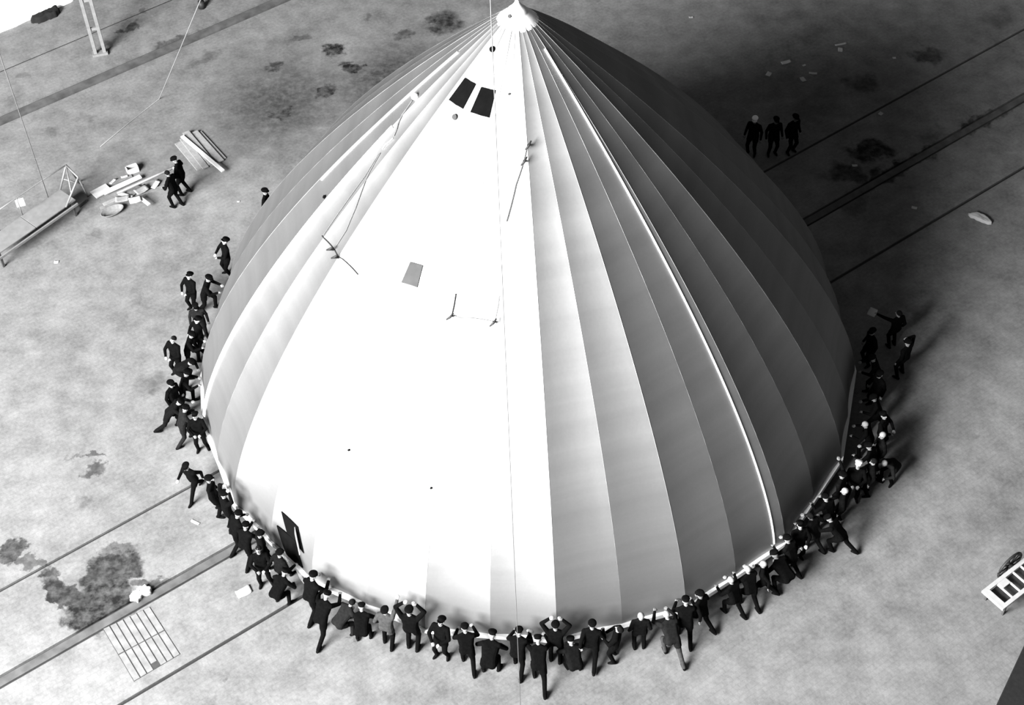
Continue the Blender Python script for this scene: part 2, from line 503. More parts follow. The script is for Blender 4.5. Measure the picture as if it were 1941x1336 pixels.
def disc(name, px, py, r, m):
    az, z = hit(px, py); p = surf(az, z, .02); n = Vector((math.sin(math.radians(az)), -math.cos(math.radians(az)), .8)).normalized()
    bm = bmesh.new(); bmesh.ops.create_cone(bm, cap_ends=True, segments=16, radius1=r, radius2=r * .8, depth=.08)
    o = from_bm(name, bm, M[m], hull); o.location = p; o.rotation_euler = n.to_track_quat('Z', 'Y').to_euler(); return o


disc('port_hole', 934, 93, .09, 'dark'); disc('port_hole', 862, 222, .09, 'grey_patch'); disc('port_hole', 968, 30, .06, 'grey_patch')
disc('port_hole', 617, 373, .06, 'dark'); disc('port_hole', 661, 854, .035, 'dark'); disc('port_hole', 818, 923, .035, 'dark'); disc('port_hole', 965, 178, .03, 'grey_patch')


def hull_line(name, pts, r, m):
    P = []
    hs = [hit(*p) for p in pts]
    for a, b in zip(hs[:-1], hs[1:]):
        for k in range(8): P.append(surf(a[0] + (b[0] - a[0]) * k / 8, a[1] + (b[1] - a[1]) * k / 8, .035))
    P.append(surf(*hs[-1], .035))
    return tube_obj(name, P, r, M[m], hull, 5)


def cleat(px, py, s=.14):
    az, z = hit(px, py); p = surf(az, z, .05); a = math.radians(az)
    n = Vector((math.sin(a), -math.cos(a), .6)).normalized(); t = Vector((math.cos(a), math.sin(a), 0)); w = n.cross(t)
    bm = bmesh.new()
    add_tube(bm, [p - n * .05, p + n * s], .03, 6)
    add_tube(bm, [p + n * s - (t + w) * s * .6, p + n * s, p + n * s + (t * .6 + w) * s], [.02, .035, .02], 6)
    from_bm('cleat', bm, M['iron'], hull, True)


for c in ((856, 598), (936, 611), (1000, 272), (993, 303), (645, 486), (632, 473)): cleat(*c)
bm = bmesh.new(); bmesh.ops.create_uvsphere(bm, u_segments=12, v_segments=8, radius=.1)
kn = from_bm('rope_knot', bm, M['tape'], hull, True); kn.location = surf(*hit(791, 182), .08)
hull_line('slack_cord', [(783, 190), (772, 208), (765, 218), (757, 232), (752, 245), (746, 258)], .018, 'rope_dark')
hull_line('slack_cord', [(744, 262), (738, 268), (730, 274), (724, 283)], .016, 'tape')
hull_line('rigging_line', [(720, 290), (700, 325), (672, 395), (655, 437), (633, 471)], .012, 'rope_dark')
hull_line('rigging_line', [(717, 292), (690, 335), (650, 390), (612, 445), (606, 447)], .009, 'rope_dark')
hull_line('rigging_line', [(608, 447), (632, 473), (650, 490), (676, 522)], .012, 'grey_patch')
hull_line('rigging_line', [(856, 598), (861, 575), (864, 556)], .016, 'iron')
hull_line('rigging_line', [(858, 596), (890, 602), (936, 611)], .007, 'rope')
hull_line('rigging_line', [(938, 608), (944, 580), (946, 562)], .008, 'rope')
hull_line('rigging_line', [(1000, 270), (993, 303), (978, 350), (960, 420)], .01, 'grey_patch')

# torn-open bay at the rim, left front
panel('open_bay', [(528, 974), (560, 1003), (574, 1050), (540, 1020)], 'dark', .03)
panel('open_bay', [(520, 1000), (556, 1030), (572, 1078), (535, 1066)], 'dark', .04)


def flap(pts, name='loose_flap'):
    P = []
    for (x, y, o) in pts:
        az, z = hit(x, y); P.append(surf(az, z, o) + Vector((0, 0, 0)))
    vs = P + [p + Vector((.02, .03, -.02)) for p in P]; n = len(P)
    fs = [tuple(range(n)), tuple(range(2 * n - 1, n - 1, -1))] + [(k, n + k, n + (k + 1) % n, (k + 1) % n) for k in range(n)]
    mesh_obj(name, vs, fs, M['white_paint'], hull)


flap([(556, 1000, .09), (563, 1008, .2), (574, 1046, .2), (568, 1045, .09)])
flap([(552, 1078, .1), (572, 1094, .22), (582, 1108, .22), (560, 1094, .12)])
flap([(580, 1112, .25), (594, 1122, .3), (596, 1130, .3), (578, 1126, .25)])

# sling the hull hangs from, and a steel line hanging nearer the camera
sl = tube_obj('lifting_cable', [(0, 0, HH + RIM_Z + .125), (0, 0, 55)], .045, M['white_paint'])
tag(sl, 'pale lifting cable rising straight up from the cone tip', 'cable')
hg = gnd(958, 668); t_ = (-14.0 - CAM[1]) / (hg.y - CAM[1])
cx = CAM[0] + (hg.x - CAM[0]) * t_
hc = tube_obj('hanging_wire', [(cx, -14.0, 0), (cx, -14.0, 28), (cx, -14.0, 55)], .008, M['steel'])
tag(hc, 'thin steel wire hanging in front of the tail cone from top to bottom', 'wire')

# ------------------------------------------------------------------ people
def V(*a): return Vector(a)


def ik(a, b, l1, l2, pole):
    d = b - a; L = min(d.length, (l1 + l2) * .999); dn = d.normalized()
    x = (l1 * l1 - l2 * l2 + L * L) / (2 * L); h = math.sqrt(max(l1 * l1 - x * x, 0))
    pl = pole - dn * pole.dot(dn); pl.normalize()
    return a + dn * x + pl * h, a + dn * L


class Fig:
    def __init__(s): s.bm = bmesh.new(); s.seg = []

    def hull(s, balls, lab, sub=2):
        bm = bmesh.new()
        for (p, r) in balls:
            if not isinstance(r, (tuple, list)): r = (r, r, r)
            bmesh.ops.create_icosphere(bm, subdivisions=sub, radius=1.0, matrix=Matrix.Translation(p) @ Matrix.Diagonal((*r, 1)))
        res = bmesh.ops.convex_hull(bm, input=list(bm.verts))
        kill = [g for g in res['geom_interior'] if isinstance(g, bmesh.types.BMVert)] + [g for g in res['geom_unused'] if isinstance(g, bmesh.types.BMVert)]
        bmesh.ops.delete(bm, geom=list(set(kill)), context='VERTS')
        me = bpy.data.meshes.new('t'); bm.to_mesh(me); bm.free(); s.bm.from_mesh(me); bpy.data.meshes.remove(me)
        if len(balls) == 1: s.seg.append((balls[0][0], balls[0][0], s.r1(balls[0][1]), s.r1(balls[0][1]), lab))
        for i in range(len(balls) - 1):
            for j in range(i + 1, len(balls)):
                s.seg.append((balls[i][0], balls[j][0], s.r1(balls[i][1]), s.r1(balls[j][1]), lab))

    @staticmethod
    def r1(r): return r if not isinstance(r, (tuple, list)) else sum(r) / 3

    def limb(s, a, ra, b, rb, lab): s.hull([(a, ra), (b, rb)], lab)


LABS = ['coat', 'trousers', 'shoe', 'skin', 'mark']


def make_pose(hip, lean, twist, head, fl, fr, hl, hr, pole_l=(-.6, -.4, -.6), pole_r=(.6, -.4, -.6), grip=.5, side=0.0, knee=(0, 1, 0)):
    """build one continuous clothed figure facing +Y (1.75 m); returns body mesh, cap mesh, hair mesh"""
    f = Fig(); hip = V(*hip)
    T = Matrix.Translation(hip) @ Matrix.Rotation(twist, 4, 'Z') @ Matrix.Rotation(side, 4, 'Y') @ Matrix.Rotation(-lean, 4, 'X')
    def t(x, y, z): return T @ V(x, y, z)
    # torso: coat from hips to shoulders
    f.hull([(t(-.10, 0, -.02), .115), (t(.10, 0, -.02), .115), (t(-.085, .0, .16), .11), (t(.085, 0, .16), .11)], 'coat')
    f.hull([(t(-.085, 0, .16), .11), (t(.085, 0, .16), .11), (t(-.11, .01, .36), .115), (t(.11, .01, .36), .115), (t(-.155, -.01, .47), .07), (t(.155, -.01, .47), .07)], 'coat')
    f.hull([(t(-.155, -.01, .47), .07), (t(.155, -.01, .47), .07), (t(-.05, 0, .53), .06), (t(.05, 0, .53), .06)], 'coat')
    sk = T @ V(0, .0, -.02)
    # neck and head
    nk = t(0, .005, .53); H = Matrix.Translation(t(0, .01, .57)) @ (T.to_3x3() @ Matrix.Rotation(head[1], 3, 'Z') @ Matrix.Rotation(lean * .7 - head[0], 3, 'X')).to_4x4()
    def h(x, y, z): return H @ V(x, y, z)
    f.limb(nk, .058, h(0, 0, .05), .052, 'skin')
    f.hull([(nk + V(0, 0, -.01), (.085, .085, .045))], 'coat')
    f.hull([(h(0, -.015, .16), .083), (h(0, .015, .165), .078), (h(0, .03, .10), .066), (h(0, .045, .055), .042), (h(0, -.02, .09), .06)], 'skin')
    f.hull([(h(0, .098, .125), .012), (h(0, .118, .095), .016), (h(0, .09, .085), .012)], 'skin')
    for sx in (-1, 1):
        f.hull([(h(.078 * sx, -.005, .115), .017), (h(.08 * sx, -.01, .14), .018)], 'skin')
        f.seg.append((h(.033 * sx, .092, .128), h(.036 * sx, .09, .128), .012, .012, 'mark'))
    f.seg.append((h(-.022, .094, .058), h(.022, .094, .058), .006, .006, 'mark'))
    # legs
    for sx, ft in ((-1, fl), (1, fr)):
        ft, toe = V(*ft[:3]), ft[3] if len(ft) > 3 else 0.0
        a = t(.095 * sx, 0, -.03); ank = V(ft.x, ft.y, ft.z + .085)
        k, ank = ik(a, ank, .43, .43, V(*knee) + V(.15 * sx, 0, 0))
        f.limb(a, .10, k, .072, 'trousers'); f.limb(k, .07, ank, .058, 'trousers')
        f.hull([(a, .118), (a.lerp(k, .45), .108)], 'coat')          # skirt of the jacket
        d = V(math.sin(-toe), math.cos(toe), 0)
        f.hull([(ank + V(0, 0, -.015), .052), (V(ank.x, ank.y, ft.z + .045) - d * .05, .045), (V(ank.x, ank.y, ft.z + .035) + d * .14, .035), (V(ank.x, ank.y, ft.z + .04) + d * .06, .045)], 'shoe')
    # arms and hands
    for sx, hd, pl in ((-1, hl, pole_l), (1, hr, pole_r)):
        a = t(.19 * sx, -.01, .46); w = V(*hd)
        e, w = ik(a, w, .30, .26, V(*pl))
        f.limb(a, .075, e, .056, 'coat'); f.limb(e, .056, w, .043, 'coat')
        d = (w - e).normalized(); sd = d.cross(V(0, 0, 1))
        if sd.length < .1: sd = V(1, 0, 0)
        sd.normalize(); nrm = sd.cross(d).normalized()
        f.limb(w - d * .01, .03, w + d * .03, .028, 'skin')
        pc = w + d * .075
        f.hull([(w + d * .03 - sd * .018, .019), (w + d * .03 + sd * .018, .019), (pc - sd * .03, .017), (pc + sd * .03, .017)], 'skin')
        for q, ln in ((-.034, .058), (-.012, .07), (.012, .066), (.034, .052)):
            b0 = pc + sd * q; b1 = b0 + (d * (1 - grip * .5) - nrm * grip * .6).normalized() * ln * .55
            b2 = b1 + (d * (1 - grip * 1.2) - nrm * grip * 1.2).normalized() * ln * .5
            f.limb(b0, .0125, b1, .0115, 'skin'); f.limb(b1, .0115, b2, .0105, 'skin')
        th = w + d * .035 - sd * .03 * sx; t1 = th + (d * .7 - sd * .7 * sx - nrm * .3).normalized() * .04
        f.limb(th, .016, t1, .0135, 'skin'); f.limb(t1, .0135, t1 + (d - nrm * .5).normalized() * .035, .012, 'skin')
    me = bpy.data.meshes.new('figure_raw'); f.bm.to_mesh(me); f.bm.free()
    o = bpy.data.objects.new('figure_raw', me); COL.objects.link(o)
    rm = o.modifiers.new('r', 'REMESH'); rm.mode = 'VOXEL'; rm.voxel_size = .0115
    s2 = o.modifiers.new('s', 'SMOOTH'); s2.factor = .5; s2.iterations = 2
    dg = bpy.context.evaluated_depsgraph_get(); dg.update()
    out = bpy.data.meshes.new_from_object(o.evaluated_get(dg)); out.name = 'person_body'
    bpy.data.objects.remove(o); bpy.data.meshes.remove(me)
    # material by nearest limb
    n = len(out.polygons); C = np.empty(n * 3, np.float32); out.polygons.foreach_get('center', C); C = C.reshape(-1, 3)
    best = np.full(n, 1e9, np.float32); idx = np.zeros(n, np.int32)
    for (a, b, ra, rb, lab) in f.seg:
        a_ = np.array(a, np.float32); d = np.array(b - a, np.float32); dd = float(d @ d)
        tt = np.clip(((C - a_) @ d) / dd, 0, 1) if dd > 1e-10 else np.zeros(n, np.float32)
        dist = np.linalg.norm(C - a_ - tt[:, None] * d, axis=1) - (ra + (rb - ra) * tt)
        if lab == 'mark': dist -= .004
        k = dist < best; best[k] = dist[k]; idx[k] = LABS.index(lab)
    for nm in ('coat_black', 'coat_black', 'shoe', 'skin', 'facemark'): out.materials.append(M[nm])
    out.polygons.foreach_set('material_index', idx); out.polygons.foreach_set('use_smooth', np.ones(n, bool)); out.update()
    # cap: crown, band and peak
    bm = bmesh.new(); ns = 20; rings = []
    for (r, z, sq) in ((.094, .165, 1), (.099, .185, 1), (.122, .225, 1), (.112, .25, 1), (.06, .262, 1), (.0, .264, 1)):
        rings.append([bm.verts.new(h(math.cos(2 * math.pi * k / ns) * r * .93, math.sin(2 * math.pi * k / ns) * r * 1.08 - .004, z)) for k in range(ns)])
    for i in range(len(rings) - 1):
        for k in range(ns): bm.faces.new((rings[i][k], rings[i][(k + 1) % ns], rings[i + 1][(k + 1) % ns], rings[i + 1][k]))
    pk = []
    for k in range(9):
        a = math.radians(20 + 140 * k / 8)
        pk.append([bm.verts.new(h(math.cos(a) * r * .93, math.sin(a) * r * 1.08 + dy, z)) for (r, dy, z) in ((.093, 0, .172), (.108, .045 * math.sin(a), .158), (.093, 0, .164))])
    for k in range(8):
        for j in range(3): bm.faces.new((pk[k][j], pk[k + 1][j], pk[k + 1][(j + 1) % 3], pk[k][(j + 1) % 3]))
    bmesh.ops.remove_doubles(bm, verts=bm.verts, dist=1e-5); bmesh.ops.recalc_face_normals(bm, faces=bm.faces)
    cm = bpy.data.meshes.new('cap'); bm.to_mesh(cm); bm.free(); cm.materials.append(M['cap']); cm.polygons.foreach_set('use_smooth', [True] * len(cm.polygons))
    bm = bmesh.new(); bmesh.ops.create_uvsphere(bm, u_segments=18, v_segments=12, radius=1.0)
    for v in bm.verts:
        c = v.co.copy(); back = c.y < .35
        v.co = h(c.x * .092, c.y * .105 - .012, .155 + c.z * .1 if (c.z > 0 or back) else .155 + max(c.z, -.05) * .1) if c.z > -.7 else h(c.x * .07, c.y * .09 - .02, .1)
    hm = bpy.data.meshes.new('hair'); bm.to_mesh(hm); bm.free(); hm.materials.append(M['hair']); hm.polygons.foreach_set('use_smooth', [True] * len(hm.polygons))
    return out, cm, hm


POSES = {
    # hands on the rim just ahead, feet staggered
    'push': make_pose((0, -.1, .87), .35, 0, (.25, 0), (-.12, .12, 0), (.13, -.42, 0), (-.2, .42, 1.05), (.22, .42, 1.1)),
    # stooping to lift
    'lift': make_pose((0, -.22, .74), .95, 0, (.3, .1), (-.19, -.02, 0, .3), (.19, .05, 0, -.3), (-.2, .38, .66), (.2, .38, .66), (-.7, -.3, 0), (.7, -.3, 0), .8),
    # both arms up, elbows out, hands by the head
    'arms_up': make_pose((0, 0, .92), .02, 0, (.1, 0), (-.12, .0, 0, .15), (.12, -.06, 0, -.15), (-.17, .14, 1.78), (.17, .14, 1.78), (-1, .1, .1), (1, .1, .1)),
    # one arm stretched up the cover
    'reach': make_pose((0, -.02, .91), .12, -.1, (-.15, .1), (-.13, .05, 0, .1), (.12, -.16, 0, -.1), (-.26, .12, .88), (.3, .3, 1.86), (-.5, -.6, -.2), (.8, .2, -.3)),
    # plain standing, arms hanging
    'stand': make_pose((0, 0, .92), .04, 0, (.05, .2), (-.13, .0, 0, .2), (.13, .02, 0, -.2), (-.30, .06, .86), (.30, .08, .87), (-.3, -1, 0), (.3, -1, 0), .35),
    # looking up at the camera side, hands in front
    'look': make_pose((0, 0, .92), -.06, 0, (-.45, -.2), (-.15, .0, 0, .3), (.14, .08, 0, -.3), (-.12, .3, 1.08), (.12, .3, 1.08), (-.8, -.4, -.2), (.8, -.4, -.2), .6),
    # walking with a long stride
    'stride': make_pose((0, 0, .86), .16, 0, (.05, .1), (-.1, .42, 0), (.1, -.42, .04), (-.27, -.16, .86), (.28, .32, .98), (-.3, -1, 0), (.3, -1, 0), .4),
    # one hand on the head, elbow out
    'brow': make_pose((0, 0, .92), .0, 0, (.05, .1), (-.16, .0, 0, .2), (.17, .06, 0, -.2), (-.29, .06, .86), (.12, .13, 1.66), (-.3, -1, 0), (1, -.1, .1), .5),
    # leaning hard with straight legs back
    'shove': make_pose((0, -.34, .80), .7, 0, (.5, 0), (-.12, -.2, 0), (.13, -.85, .02), (-.2, .42, 1.12), (.2, .42, 1.02), (-.7, -.3, -.4), (.7, -.3, -.4)),
    # arm held out pointing
    'point': make_pose((0, 0, .92), .02, .15, (.0, .4), (-.11, .0, 0, .2), (.12, .05, 0, -.1), (-.55, .42, 1.42), (.29, .05, .87), (-.4, -.4, -.8), (.3, -1, 0), .2),
    # crouching low
    'crouch': make_pose((0, -.2, .48), .75, 0, (.3, .15), (-.17, .05, 0, .25), (.16, -.08, .02, -.2), (-.18, .42, .5), (.2, .42, .48), (-.8, -.2, 0), (.8, -.2, 0), .7),
    # both arms forward gripping a pole at waist height
    'carry': make_pose((0, 0, .91), .1, .1, (.25, 0), (-.14, .08, 0, .15), (.13, -.12, 0, -.15), (-.22, .26, 1.0), (.2, .28, 1.06), (-.7, -.5, -.3), (.7, -.5, -.3), .9),
}
COATS = {'k': 'coat_black', 'n': 'coat_navy', 'c': 'coat_char', 'g': 'coat_grey'}
NEAR = {'push': .45, 'lift': .56, 'shove': .5, 'arms_up': .28, 'reach': .42, 'stand': .22, 'look': .24, 'stride': .4, 'brow': .24, 'crouch': .5}


def person(fx, fy, pose, face, h, coat, head, label, group=None, mirror=False, trouser=None):
    """feet at pixel (fx, fy); face in degrees: 'in' + offset, or an absolute world heading"""
    p = gnd(fx, fy); r = p.xy.length
    minr = R + NEAR.get(pose, .25) * (h / 1.75) * (1 if isinstance(face, tuple) and abs(face[1]) < 60 else .6)
    if r < minr: p.x *= minr / r; p.y *= minr / r
    if isinstance(face, tuple): rot = math.atan2(p.x, -p.y) + math.radians(face[1])
    else: rot = math.radians(face)
    body, cap, hair = POSES[pose]
    o = bpy.data.objects.new('person', body); COL.objects.link(o)
    s = h / 1.75; o.location = p; o.rotation_euler = (0, 0, rot); o.scale = (-s if mirror else s, s, s)
    for i, m_ in ((0, COATS[coat]), (1, COATS[trouser or coat])):
        o.material_slots[i].link = 'OBJECT'; o.material_slots[i].material = M[m_]
    if head in ('cap', 'capw'):
        c = bpy.data.objects.new('cap', cap)
    else:
        c = bpy.data.objects.new('hair', hair)
    COL.objects.link(c); c.parent = o
    if head != 'cap':
        c.material_slots[0].link = 'OBJECT'; c.material_slots[0].material = M[{'capw': 'capw', 'hair': 'hair', 'fair': 'hair_fair'}[head]]
    tag(o, label, 'person', group)
    return o


IN = 'in'
GL, GF, GR = 'men along the left of the rim', 'men along the front of the rim', 'men along the right of the rim'
PEOPLE = [
    # --- left side, from the back towards the front
    (512, 425, 'stand', (IN, 30), 1.72, 'k', 'cap', 'man half hidden behind the upper left edge of the cone', GL),
    (437, 521, 'look', (IN, -130), 1.78, 'k', 'cap', 'lone dark-coated man turned away from the cone, farthest back on its left rim but one', GL),
    (372, 585, 'look', (IN, -110), 1.70, 'k', 'cap', 'broad man with bright face, outer one of the pair below the lone left man', GL),
    (401, 588, 'push', (IN, 10), 1.80, 'k', 'cap', 'man with hands on the cover, inner of the pair below the lone left man', GL),
    (386, 640, 'stand', (IN, -70), 1.70, 'c', 'cap', 'charcoal-coated man facing sideways, just below the pair on the left rim', GL),
    (376, 682, 'look', (IN, -140), 1.72, 'k', 'cap', 'man looking up in the middle of the left rim crowd, behind the bright-faced one', GL),
    (360, 700, 'look', (IN, -120), 1.75, 'k', 'hair', 'bareheaded bright-faced man sticking out of the middle of the left rim crowd', GL),
    (392, 690, 'push', (IN, 0), 1.70, 'k', 'cap', 'man pressed against the cover in the middle of the left rim crowd', GL),
    (367, 722, 'lift', (IN, -15), 1.75, 'n', 'cap', 'stooping man below the bareheaded man in the left rim crowd', GL),
    (381, 775, 'push', (IN, 0), 1.72, 'k', 'cap', 'man leaning on the rim at the top of the lower left cluster', GL),
    (353, 787, 'stand', (IN, -40), 1.75, 'k', 'cap', 'outermost man of the lower left cluster, back to the floor', GL),
    (352, 812, 'shove', (IN, -10), 1.74, 'n', 'cap', 'man leaning in hard at the outside of the lower left cluster', GL),
    (366, 832, 'push', (IN, 15), 1.75, 'c', 'cap', 'charcoal-coated man with hands on the rim in the lower left cluster', GL),
    (373, 840, 'look', (IN, -100), 1.68, 'k', 'cap', 'lowest man of the lower left cluster, bright face turned up', GL),
    (374, 936, 'stride', 150, 1.72, 'k', 'cap', 'man walking with wide stride on the open floor left of the cone', None),
    (413, 972, 'brow', (IN, -30), 1.85, 'k', 'cap', 'man with bent arm beside the strolling man, outer of two at the left rim'),
    (440, 1003, 'arms_up', (IN, 0), 1.9, 'k', 'cap', 'man with raised arms against the bright cover, inner of two at the left rim'),
    (476, 1037, 'push', (IN, 0), 1.75, 'k', 'cap', 'first man in the tight knot by the dark opening, highest up the rim', GF),
    (493, 1045, 'push', (IN, 25), 1.75, 'k', 'cap', 'second man in the tight knot by the dark opening, against the cover', GF),
    (501, 1078, 'stand', (IN, -20), 1.78, 'k', 'cap', 'third man in the tight knot by the dark opening, outer side', GF),
    (517, 1100, 'look', (IN, -130), 1.75, 'k', 'hair', 'bareheaded man with bright face in the knot by the dark opening', GF),
    (535, 1112, 'stride', (IN, 0), 1.78, 'n', 'cap', 'man stepping towards the rim directly below the dark opening', GF),
    (555, 1107, 'lift', (IN, 10), 1.75, 'k', 'cap', 'last man in the knot by the dark opening, stooping at the loose flaps', GF),
    # --- front
    (607, 1152, 'push', (IN, 0), 1.95, 'k', 'cap', 'tall man right of the loose white flaps, pushing at the rim', GF),
    (632, 1187, 'shove', (IN, 5), 1.85, 'k', 'cap', 'man bracing hard with one leg back, below the tall pushing man', GF),
    (668, 1190, 'lift', (IN, -20), 1.8, 'c', 'hair', 'bareheaded stooping man in charcoal left of the grey-jacketed man', GF),
    (692, 1188, 'lift', (IN, 25), 1.75, 'k', 'cap', 'dark stooping man nearest the grey-jacketed man on his left', GF),
    (741, 1214, 'reach', (IN, 10), 1.85, 'g', 'cap', 'man in light grey jacket and dark trousers reaching one arm up the cover', None, False, 'k'),
    (786, 1222, 'arms_up', (IN, 5), 2.02, 'k', 'cap', 'tall man with both elbows raised beside the grey-jacketed man', None),
    (840, 1241, 'look', (IN, 170), 1.84, 'k', 'cap', 'man standing legs apart facing the camera, right of the man with raised elbows', None),
    (889, 1248, 'push', (IN, 15), 1.85, 'k', 'cap', 'man with tilted head, left one of the pair at the front of the rim', GF),
    (933, 1254, 'lift', (IN, -5), 1.98, 'k', 'cap', 'bulky stooping man, right one of the pair at the front of the rim', GF),
    (985, 1251, 'push', (IN, -10), 1.85, 'k', 'cap', 'man right beside the hanging wire with his back to the camera', GF),
    (1025, 1263, 'shove', (IN, 0), 1.85, 'k', 'cap', 'man shoving with his feet farthest out, lowest of all at the front', GF),
    (1056, 1246, 'arms_up', (IN, -10), 1.9, 'k', 'cap', 'man with arms up just right of the lowest shoving man', GF),
    (1077, 1243, 'crouch', (IN, 10), 1.8, 'n', 'cap', 'crouching man low at the rim right of the lowest shoving man', GF),
    (1118, 1250, 'stride', (IN, -15), 1.9, 'k', 'cap', 'striding man at the front right, left neighbour of the capless man facing out', GF),
    (1166, 1249, 'look', (IN, 60), 1.8, 'k', 'hair', 'capless man half facing out at the front right', GF),
    (1211, 1228, 'stand', (IN, -15), 1.78, 'n', 'fair', 'fair-haired man standing square with feet together at the front right', GF),
    (1258, 1213, 'shove', (IN, 0), 1.85, 'c', 'fair', 'fair-haired man leaning in with light grey trousers', None, False, 'g'),
    (1291, 1196, 'push', (IN, -20), 1.85, 'k', 'cap', 'man pushing close behind the one in light grey trousers', GF),
    (1325, 1190, 'stride', (IN, 20), 1.82, 'k', 'cap', 'striding man at the right end of the front row before the gap', GF),
    # --- right
    (1384, 1140, 'push', (IN, 10), 1.75, 'k', 'fair', 'left man of the two bright heads after the gap', GR),
    (1398, 1133, 'push', (IN, -5), 1.8, 'k', 'fair', 'right man of the two bright heads after the gap', GR),
    (1437, 1131, 'stride', (IN, 35), 1.75, 'k', 'fair', 'separate bright-headed striding man where the thin white seam nears the rim', GR),
    (1466, 1093, 'lift', (IN, 0), 1.9, 'k', 'cap', 'stooping man at the foot of the thin white seam', GR),
    (1486, 1080, 'push', (IN, 0), 1.75, 'n', 'cap', 'man just right of the foot of the thin white seam', GR),
    (1513, 1056, 'look', (IN, 150), 1.75, 'k', 'cap', 'outward-facing man in the right crowd, second after the thin white seam', GR),
    (1533, 1030, 'push', (IN, 0), 1.75, 'c', 'hair', 'bareheaded charcoal-coated man in the lower right crowd', GR),
    (1547, 1027, 'shove', (IN, 10), 1.75, 'k', 'cap', 'man shoving from the outer side of the lower right crowd', GR),
    (1560, 1000, 'push', (IN, -15), 1.72, 'k', 'cap', 'inner man leaning on the cover in the lower right crowd', GR),
    (1576, 987, 'stand', (IN, 15), 1.75, 'k', 'fair', 'fair-haired man standing upright in the lower right crowd', GR),
    (1592, 965, 'reach', (IN, 0), 1.75, 'n', 'cap', 'man reaching up the cover in the right crowd', GR),
    (1611, 949, 'look', (IN, 110), 1.78, 'k', 'capw', 'man in a white cap in the right crowd', None),
    (1628, 937, 'stand', (IN, 20), 1.75, 'k', 'hair', 'bareheaded man outside the white-capped man in the right crowd', GR),
    (1640, 915, 'push', (IN, -10), 1.75, 'k', 'cap', 'man leaning in just above the white-capped man', GR),
    (1655, 882, 'stand', (IN, 30), 1.75, 'n', 'fair', 'fair-haired man standing next to the grey-coated bending man', GR),
    (1680, 912, 'lift', (IN, 60), 1.72, 'c', 'fair', 'bending man with a grey coat apart from the crowd on the right', None, False, 'k'),
    (1640, 868, 'push', (IN, 0), 1.72, 'k', 'fair', 'fair-haired man pushing at the rim in the upper right crowd', GR),
    (1664, 850, 'look', (IN, 160), 1.72, 'k', 'cap', 'outward-looking man at the top of the lit right crowd', GR),
    (1652, 812, 'push', (IN, 10), 1.72, 'k', 'cap', 'lowest of the four shadowed men on the right rim', GR),
    (1655, 770, 'stand', (IN, 40), 1.72, 'k', 'cap', 'second from below of the four shadowed men on the right rim', GR),
    (1650, 738, 'push', (IN, 0), 1.72, 'k', 'cap', 'third from below of the four shadowed men on the right rim', GR),
    (1642, 690, 'stand', (IN, 20), 1.72, 'k', 'cap', 'topmost of the four shadowed men on the right rim', GR),
    # --- away from the rim
    (1690, 657, 'point', 20, 1.72, 'k', 'hair', 'man holding out a bright sheet on the open floor to the right', None),
    (1706, 713, 'brow', 40, 1.75, 'k', 'cap', 'man with one hand to his head on the open floor to the right', None),
    (1424, 292, 'stand', 150, 1.8, 'k', 'capw', 'left of three men standing in the deep shade behind the cone', None),
    (1462, 292, 'stand', 190, 1.78, 'k', 'cap', 'middle of three men standing in the deep shade behind the cone', None),
    (1497, 288, 'stand', 210, 1.8, 'k', 'cap', 'right of three men standing in the deep shade behind the cone', None),
    (337, 391, 'carry', 60, 1.72, 'k', 'hair', 'bareheaded man nearer the camera beside the heap of boards', None),
    (352, 367, 'carry', 75, 1.78, 'k', 'cap', 'capped man gripping the long pole at the heap of boards', None),
]
MEN = [person(*a) for a in PEOPLE]
for it in range(40):                     # ease apart men whose feet are too close
    for i in range(len(MEN)):
        for j in range(i):
            d = (MEN[i].location - MEN[j].location); l = d.xy.length
            if 1e-4 < l < .56:
                d = d * ((.56 - l) / l * .3); MEN[i].location += d; MEN[j].location -= d
    for o, a in zip(MEN, PEOPLE):
        p = o.location; m = R + NEAR.get(a[2], .25) * (a[4] / 1.75) * (1 if isinstance(a[3], tuple) and abs(a[3][1]) < 60 else .6)
        if p.xy.length < m: s_ = m / p.xy.length; p.x *= s_; p.y *= s_

# ------------------------------------------------------------------ loose things on the floor
rnd = random.Random(7)


def plank(a, b, w, th, m, label, group=None, za=0.0, zb=None, name='plank'):
    """board lying from pixel a to pixel b; za, zb: height of its underside at both ends"""
    zb = za if zb is None else zb
    p = gnd(*a, za + th / 2); q = gnd(*b, zb + th / 2); c = (p + q) / 2
    bm = bmesh.new(); add_box(bm, (0, 0, 0), ((q - p).length, w, th), None, .008)
    o = from_bm(name, bm, M[m]); o.location = c; o.rotation_euler = aim(q - p).to_euler()
    return tag(o, label, 'plank', group)


